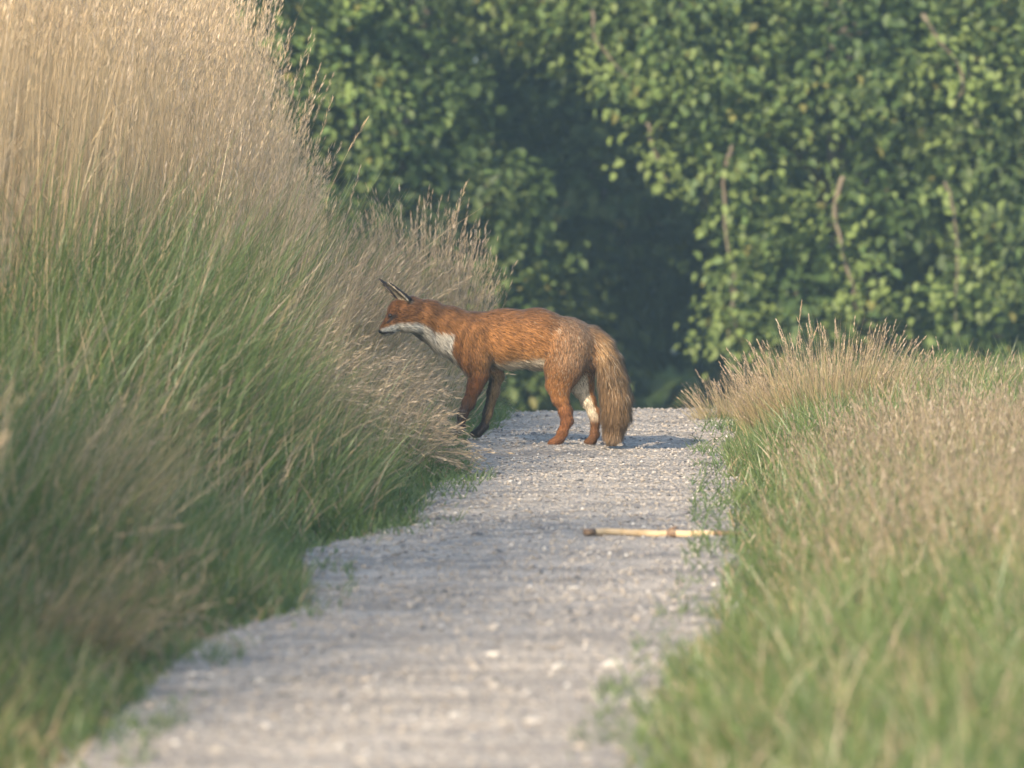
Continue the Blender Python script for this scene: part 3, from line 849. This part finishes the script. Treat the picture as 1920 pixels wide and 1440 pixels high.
def sd_bone(P, B):
    a, b = B['a'], B['b']
    q = P.copy()
    yc0, yc1 = a[1], b[1]
    ab = b - a
    ab2 = np.array([ab[0], 0, ab[2]])
    t = np.clip(((P[..., 0] - a[0]) * ab[0] + (P[..., 2] - a[2]) * ab[2]) / max(ab2 @ ab2, 1e-9), 0, 1)
    dx = P[..., 0] - (a[0] + t * ab[0]); dz = P[..., 2] - (a[2] + t * ab[2]); dy = (P[..., 1] - (a[1] + t * ab[1])) / B['ky']
    return np.sqrt(dx * dx + dy * dy + dz * dz) - (B['ra'] + t * (B['rb'] - B['ra']))

def smin(a, b, k):
    h = np.clip(.5 + .5 * (b - a) / k, 0, 1)
    return b + (a - b) * h - k * h * (1 - h)

# ears: thin leaning shells
ears = [dict(a=fp(756, 562, -.046), tip=fp(728, 532, -.052), w=.021, th=.0095, n=np.array([-.62, -.36, -.60])),
        dict(a=fp(748, 562, .012), tip=fp(712, 527, .018), w=.021, th=.0075, n=np.array([-.60, .35, -.60]))]
for E in ears:
    E['u'] = E['tip'] - E['a']; E['L'] = np.linalg.norm(E['u']); E['u'] = E['u'] / E['L']
    nn = E['n'] - E['u'] * (E['n'] @ E['u']); E['n'] = nn / np.linalg.norm(nn); E['s'] = np.cross(E['u'], E['n'])
def sd_ear(P, E):
    q = P - E['a']
    l = (q @ E['u']) / E['L']; s = q @ E['s']; f = q @ E['n']
    lc = np.clip(l, 0, 1)
    w = E['w'] * np.clip(1.02 - lc, .02, 1) ** .75 * (1 + .12 * np.sin(lc * 3))
    # shell curls forward at the edges
    f2 = f - .38 * (s * s) / E['w'] + .010 * (1 - lc)
    dd = np.sqrt((np.maximum(np.abs(s) - w * .8, 0)) ** 2 + (f2 * 1.0) ** 2) - E['th'] * (.5 + .5 * (1 - lc) )* .62
    return np.maximum(dd, np.maximum((l - 1) * E['L'], (-.25 - l) * E['L']))

def fox_sdf(P):
    body = None; tail = None
    for B in bones:
        dd = sd_bone(P, B)
        if B['grp'] == 'tail': tail = dd if tail is None else smin(tail, dd, .002)
        else: body = dd if body is None else smin(body, dd, B['k'])
    body = smin(body, tail, .010)
    for E in ears: body = smin(body, sd_ear(P, E), .005)
    return body

def surface_nets(lo, hi, h, f):
    ax = [np.arange(lo[i], hi[i] + h, h) for i in range(3)]
    G = np.stack(np.meshgrid(*ax, indexing='ij'), -1)
    S = f(G).astype(np.float32)
    nx, ny, nz = S.shape
    ins = S < 0
    corner = [(i, j, k) for i in (0, 1) for j in (0, 1) for k in (0, 1)]
    sl = lambda A_, i, j, k: A_[i:nx - 1 + i, j:ny - 1 + j, k:nz - 1 + k]
    cnt = sum(sl(ins, *c_).astype(np.int8) for c_ in corner)
    act = np.argwhere((cnt > 0) & (cnt < 8))
    idx = -np.ones((nx - 1, ny - 1, nz - 1), np.int64); idx[tuple(act.T)] = np.arange(len(act))
    acc = np.zeros((len(act), 3)); num = np.zeros(len(act))
    for a_ in corner:
        for ax_ in range(3):
            if a_[ax_] == 0:
                b_ = list(a_); b_[ax_] = 1
                va = S[act[:, 0] + a_[0], act[:, 1] + a_[1], act[:, 2] + a_[2]]; vb = S[act[:, 0] + b_[0], act[:, 1] + b_[1], act[:, 2] + b_[2]]
                cr = (va < 0) != (vb < 0)
                t_ = np.where(cr, va / np.where(cr, va - vb, 1), 0)
                p_ = np.tile(np.array(a_, float), (len(act), 1)); p_[:, ax_] = t_
                acc += p_ * cr[:, None]; num += cr
    V = (act + acc / num[:, None]) * h + np.array(lo)
    quads = []
    for ax_ in range(3):
        o1, o2 = [(1, 2), (2, 0), (0, 1)][ax_]
        s0 = [slice(None)] * 3; s1 = [slice(None)] * 3
        s0[ax_] = slice(0, -1); s1[ax_] = slice(1, None)
        ch = np.argwhere(ins[tuple(s0)] != ins[tuple(s1)])
        ch = ch[(ch[:, o1] > 0) & (ch[:, o2] > 0) & (ch[:, o1] < S.shape[o1] - 1) & (ch[:, o2] < S.shape[o2] - 1)]
        e1 = np.zeros(3, int); e1[o1] = 1; e2 = np.zeros(3, int); e2[o2] = 1
        g = lambda c_: idx[c_[:, 0], c_[:, 1], c_[:, 2]]
        q = np.stack([g(ch - e1 - e2), g(ch - e2), g(ch), g(ch - e1)], -1)
        flip = ~ins[ch[:, 0], ch[:, 1], ch[:, 2]]
        q[flip] = q[flip][:, ::-1]
        quads.append(q)
    return V, np.concatenate(quads)

def grad(P, f, e=.0015):
    g = np.stack([f(P + np.eye(3)[i] * e) - f(P - np.eye(3)[i] * e) for i in range(3)], -1)
    return g / np.maximum(np.linalg.norm(g, axis=-1, keepdims=True), 1e-9)

FV, FF = surface_nets((-.49, -.13, -.008), (.32, .13, .50), .0046, fox_sdf)
for _ in range(2):
    g_ = grad(FV, fox_sdf); FV = FV - g_ * fox_sdf(FV)[:, None] * .8
FN = grad(FV, fox_sdf)

ORANGE = np.array([.37, .165, .052]); RUST = np.array([.25, .10, .036]); BROWN = np.array([.24, .11, .045]); CREAM = np.array([.80, .68, .50])
WHITE = np.array([.92, .86, .74]); BLACK = np.array([.030, .022, .020]); GREY = np.array([.25, .18, .12]); TAN = np.array([.30, .19, .095])
def below(px, py, pl):
    pl = np.array(pl, float); return py - np.interp(px, pl[:, 0], pl[:, 1])
def lerp(a, b, t): return a * (1 - t[:, None]) + b * t[:, None]

def coat(P):
    """coat pattern of the animal from the place on its body, plus sun and shade painted on the tail"""
    px = P[:, 0] * PPM + FX; py = FZ - P[:, 2] * PPM; dp = P[:, 1]
    W = {}
    for B in bones:
        w = np.exp(-np.maximum(sd_bone(P, B), -.01) / .006)
        W[B['grp']] = W.get(B['grp'], 0) + w
    for k_, E in enumerate(ears): W['ear%d' % k_] = np.exp(-np.maximum(sd_ear(P, E), -.002) / .0025) * 3.0
    tot = sum(W.values()); W = {k_: v / tot for k_, v in W.items()}
    c = np.tile(ORANGE, (len(P), 1))
    # darker saddle, grizzled rump
    c = lerp(c, BROWN * 1.15, .55 * smooth01(1 - below(px, py, [(760, 566), (830, 590), (880, 600), (1000, 604), (1080, 620), (1130, 650)]) / 26 - .25))
    c = lerp(c, GREY * 1.15, .55 * smooth01((px - 1010) / 70) * smooth01((715 - py) / 40) * (1 - W['tail']))
    c = lerp(c, np.array([.55, .30, .11]), .5 * smooth01((py - 640) / 40) * smooth01((700 - py) / 20) * smooth01((px - 890) / 30) * smooth01((1040 - px) / 40))
    # belly
    c = lerp(c, CREAM, smooth01(below(px, py, [(900, 686), (918, 677), (975, 670), (1015, 666), (1040, 686)]) / 8 + .3) * smooth01((1024 - px) / 8) * smooth01((px - 908) / 8) * np.clip(W['torso'] * 2.5, 0, 1))
    # throat, cheek and chest
    wh = smooth01(below(px, py, [(700, 622), (714, 620), (728, 615), (747, 608), (790, 605), (806, 617), (846, 623), (862, 640)]) / 7 + .5)
    chest = smooth01((np.interp(py, [600, 622, 634, 656, 680, 700, 712], [900, 850, 848, 842, 856, 876, 882]) - px) / 7 + .5)
    c = lerp(c, WHITE, wh * chest * (py < 712))
    # face: rusty bridge, dark lip line and tear stripe
    face = np.clip(W['head'] + W['snout'], 0, 1)
    c = lerp(c, RUST, .6 * face * smooth01((612 - py) / 6) * (1 - wh))
    lip = np.exp(-((py - np.interp(px, [712, 738], [627, 625])) / 2.6) ** 2) * smooth01((740 - px) / 5) * (dp < .0)
    c = lerp(c, BLACK * 2, np.clip(lip * 1.1, 0, 1) * np.clip(W['snout'] + W['jaw'], 0, 1))
    tear = np.exp(-((px - (737 - (py - 596) * .9)) / 3.2) ** 2) * smooth01((611 - py) / 4) * smooth01((py - 590) / 4)
    c = lerp(c, BLACK * 2.0, .95 * np.clip(tear * 1.3, 0, 1) * face)
    c = lerp(c, BLACK * 1.5, np.clip(1.6 * np.exp(-((px - 735) / 6.0) ** 2 - ((py - 596.5) / 4.0) ** 2), 0, 1) * (dp < 0))
    # legs
    fn = W['front_near']
    c = lerp(c, RUST * .8, fn * smooth01((py - 690) / 22))
    c = lerp(c, BLACK * 2.2, fn * np.clip(smooth01((py - 728) / 45) - .45 * smooth01((px - np.interp(py, [720, 757, 778, 800], [893, 880, 869, 866])) / 6), 0, 1))
    ff_ = W['front_far']
    c = lerp(c, TAN * 1.05, ff_ * smooth01((py - 690) / 15))
    frontedge = smooth01((np.interp(py, [700, 738, 776, 803, 820], [924, 921, 913, 909, 905]) - px) / 4 + .5)
    c = lerp(c, BLACK * 2.4, ff_ * smooth01((py - 700) / 12) * np.clip(frontedge * .9 + smooth01((py - 785) / 15), 0, 1))
    hn = W['hind_near']
    c = lerp(c, RUST * 1.25, hn * smooth01((py - 735) / 40))
    hf = W['hind_far']
    inner = smooth01((np.interp(py, [700, 730, 760, 785], [1100, 1102, 1112, 1122]) - px) / 4 + .5)
    c = lerp(c, CREAM * 1.0, hf * smooth01((py - 690) / 20) * inner * (dp > .0))
    c = lerp(c, BROWN * .8, hf * smooth01((py - 775) / 20))
    # tail
    tl = W['tail']
    c = lerp(c, TAN * .70, tl * .92)
    c = lerp(c, np.array([.42, .26, .12]), tl * np.exp(-((px - 1124) / 9) ** 2 - ((py - 655) / 22) ** 2))  # sunlit patch at the tail base, painted into the fur colour
    c = lerp(c, BROWN * .6, tl * .75 * smooth01((px - np.interp(py, [640, 680, 710, 745, 776, 806, 840], [1146, 1158, 1168, 1176, 1176, 1168, 1158])) / 8 + .4))  # shaded rear edge of the tail, painted darker
    c = lerp(c, GREY * 1.2, tl * .8 * smooth01((py - 790) / 30))
    # ears: black backs, pale inside
    for k_, E in enumerate(ears):
        q = P - E['a']; fr = (q @ E['n']) - .38 * (q @ E['s']) ** 2 / E['w'] + .010 * (1 - np.clip((q @ E['u']) / E['L'], 0, 1))
        w = np.clip(W['ear%d' % k_] * 1.6, 0, 1)
        c = lerp(c, BLACK * 1.6, w * (fr < 0))
        c = lerp(c, CREAM * .85, w * (fr >= 0))
    return c * .72

def fur_material():
    m, nt, out = mat_new('fox_fur')
    N, L = nt.nodes, nt.links
    at = N.new('ShaderNodeAttribute'); at.attribute_name = 'Col'
    b = N.new('ShaderNodeBsdfPrincipled'); b.inputs['Roughness'].default_value = .65; b.inputs['Specular IOR Level'].default_value = .2
    b.inputs['Sheen Weight'].default_value = .12
    na = N.new('ShaderNodeAttribute'); na.attribute_name = 'fur_normal'
    vt = N.new('ShaderNodeVectorTransform'); vt.vector_type = 'NORMAL'; vt.convert_from = 'OBJECT'; vt.convert_to = 'WORLD'
    L.new(na.outputs['Vector'], vt.inputs[0]); L.new(vt.outputs[0], b.inputs['Normal'])
    L.new(at.outputs['Color'], b.inputs['Base Color'])
    L.new(b.outputs[0], out.inputs[0])
    return m
fur_mat = fur_material()
skin_mat = rough_material('fox_undercoat', (.8, .8, .8), (1, 1, 1), scale=120, bump=.2, attr=True)

fox = empty('fox', ((FX - 960) / PPM, D, float(path_z(.12, D)) - .002))
tag(fox, 'red fox standing across the path with its head lowered into the grass', 'fox')
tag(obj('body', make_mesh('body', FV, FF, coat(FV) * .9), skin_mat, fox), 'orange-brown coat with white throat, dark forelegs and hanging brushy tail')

# fur strands
tri = np.concatenate([FF[:, [0, 1, 2]], FF[:, [0, 2, 3]]])
ar = np.linalg.norm(np.cross(FV[tri[:, 1]] - FV[tri[:, 0]], FV[tri[:, 2]] - FV[tri[:, 0]]), axis=1)
NS = 130000
ti = rng.choice(len(tri), NS, p=ar / ar.sum())
r1 = np.sqrt(rng.random(NS)); r2 = rng.random(NS)
P = FV[tri[ti, 0]] * (1 - r1)[:, None] + FV[tri[ti, 1]] * (r1 * (1 - r2))[:, None] + FV[tri[ti, 2]] * (r1 * r2)[:, None]
Nn = FN[tri[ti, 0]] * (1 - r1)[:, None] + FN[tri[ti, 1]] * (r1 * (1 - r2))[:, None] + FN[tri[ti, 2]] * (r1 * r2)[:, None]
Nn /= np.maximum(np.linalg.norm(Nn, axis=1)[:, None], 1e-6)
flow = np.zeros((NS, 3)); ln = np.zeros(NS); wt = np.zeros(NS)
for B in bones:
    w = np.exp(-np.maximum(sd_bone(P, B), -.012) / .012)
    ax_ = (B['b'] - B['a']) * B['flow']; ax_ = ax_ / np.linalg.norm(ax_)
    if B['grp'] == 'torso': ax_ = ax_ + np.array([0, 0, -.35])
    if B['grp'] == 'neck': ax_ = ax_ + np.array([.1, 0, -.5])
    flow += w[:, None] * ax_; ln += w * B['fur']; wt += w
ln /= wt
for E in ears:
    we = np.exp(-np.maximum(sd_ear(P, E), 0) / .003)
    flow += (we * 5)[:, None] * E['u']; ln = ln * (1 - we) + .006 * we
# longer fringe under belly and throat
pyp = FZ - P[:, 2] * PPM; pxp = P[:, 0] * PPM + FX
ln *= 1 + .5 * smooth01((-Nn[:, 2] - .3) / .5) * (pyp < 720)
flow += rng.normal(size=(NS, 3)) * np.linalg.norm(flow, axis=1)[:, None] * .16
flow -= Nn * (flow * Nn).sum(1)[:, None]
flow /= np.maximum(np.linalg.norm(flow, axis=1)[:, None], 1e-6)
L_ = ln * (.55 + .95 * rng.random(NS))
lift = .28 + .22 * rng.random(NS) + .22 * smooth01((pxp - 1115) / 15)* rng.random(NS)
d1 = flow * np.cos(lift)[:, None] + Nn * np.sin(lift)[:, None]
d2 = flow * np.cos(lift * .35)[:, None] + Nn * np.sin(lift * .35)[:, None]; d2[:, 2] -= .12
side = np.cross(flow, Nn)
wv = side * (.0007 + .0005 * rng.random(NS))[:, None]
p1 = P + d1 * (L_ * .5)[:, None]; p2 = p1 + d2 * (L_ * .5)[:, None]
Vv = np.stack([P - wv, P + wv, p1 - wv * .8, p1 + wv * .8, p2], 1).reshape(-1, 3)
Vv[:, 2] = np.maximum(Vv[:, 2], -.004)
patch = .80 + .40 * vnoise(pxp * .016, pyp * .03, 1.0) 
patch *= .86 + .28 * vnoise(pxp * .09 + 3, pyp * .12, 1.0)
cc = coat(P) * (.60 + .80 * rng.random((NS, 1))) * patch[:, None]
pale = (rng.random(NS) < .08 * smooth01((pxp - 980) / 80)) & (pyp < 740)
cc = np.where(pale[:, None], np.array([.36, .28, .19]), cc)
dark = rng.random((NS, 1)) < .15 * (pyp < 720)[:, None]
cc = np.where(dark, cc * .35, cc)
near_eye = np.exp(-((pxp - 734) / 5.0) ** 2 - ((pyp - 596) / 4.5) ** 2) > .4
Vv = Vv.reshape(NS, 5, 3); Vv[near_eye] = P[near_eye][:, None] - Nn[near_eye][:, None] * .006; Vv = Vv.reshape(-1, 3)
Fv = np.array([(0, 1, 3), (0, 3, 2), (2, 3, 4)])[None] + (np.arange(NS) * 5)[:, None, None]
nj = Nn + rng.normal(size=(NS, 3)) * .22 + flow * .10
nj /= np.linalg.norm(nj, axis=1)[:, None]
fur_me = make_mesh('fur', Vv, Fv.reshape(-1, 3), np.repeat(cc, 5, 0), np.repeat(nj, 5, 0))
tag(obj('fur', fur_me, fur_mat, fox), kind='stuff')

# eyes and nose
def ball(name, c, r, sc, mat, parent, seg=14):
    th = np.linspace(0, np.pi, seg // 2 + 1); ph = np.arange(seg) / seg * 2 * np.pi
    V = np.array([[math.sin(a) * math.cos(b), math.sin(a) * math.sin(b), math.cos(a)] for a in th for b in ph]) * r * np.array(sc)
    f = []
    for i_ in range(len(th) - 1):
        for j_ in range(seg):
            f.append((i_ * seg + j_, (i_ + 1) * seg + j_, (i_ + 1) * seg + (j_ + 1) % seg, i_ * seg + (j_ + 1) % seg))
    o = obj(name, make_mesh(name, V, np.array(f)), mat, parent, tuple(c))
    return o
def gloss_mat(name, c, rough):
    m, nt, out = mat_new(name)
    b = nt.nodes.new('ShaderNodeBsdfPrincipled'); b.inputs['Base Color'].default_value = (*c, 1); b.inputs['Roughness'].default_value = rough
    no = nt.nodes.new('ShaderNodeTexNoise'); no.inputs['Scale'].default_value = 400
    bp = nt.nodes.new('ShaderNodeBump'); bp.inputs['Strength'].default_value = .15; bp.inputs['Distance'].default_value = .001
    nt.links.new(no.outputs[0], bp.inputs['Height']); nt.links.new(bp.outputs[0], b.inputs['Normal'])
    nt.links.new(b.outputs[0], out.inputs[0]); return m
eye_m = gloss_mat('eye', (.03, .016, .008), .15); nose_m = gloss_mat('nose', (.012, .011, .012), .4)
for px, py, sgn in ((735, 596, -1), (731, 595, 1)):
    p = fp(px, py, -.026 + sgn * .012)
    q = p[None].copy()
    for _ in range(8): q = q - grad(q, fox_sdf) * fox_sdf(q)[:, None]
    ball('eye', q[0], .0068, (1.1, .8, .8), eye_m, fox)
ball('nose', fp(714.5, 623, -.040), .0085, (.9, 1.0, .8), nose_m, fox)

# ------------------------------------------------------------------ hazy evening air
m, nt, out = mat_new('haze_air')
pv = nt.nodes.new('ShaderNodeVolumePrincipled')
pv.inputs['Color'].default_value = (.55, .84, 1.0, 1)
pv.inputs['Density'].default_value = .0013
pv.inputs['Anisotropy'].default_value = 0.0
nt.links.new(pv.outputs[0], out.inputs['Volume'])
hv = np.array([(sx * 620, sy, sz) for sx in (-1, 1) for sy in (-320, 920) for sz in (-4.5, 12.0)], float)
hf = np.array([(0, 1, 3, 2), (4, 6, 7, 5), (0, 4, 5, 1), (2, 3, 7, 6), (0, 2, 6, 4), (1, 5, 7, 3)])
haze = obj('haze', make_mesh('haze', hv, hf, smooth=False), m)
tag(haze, 'thin bluish haze in the evening air', 'haze', kind='stuff')
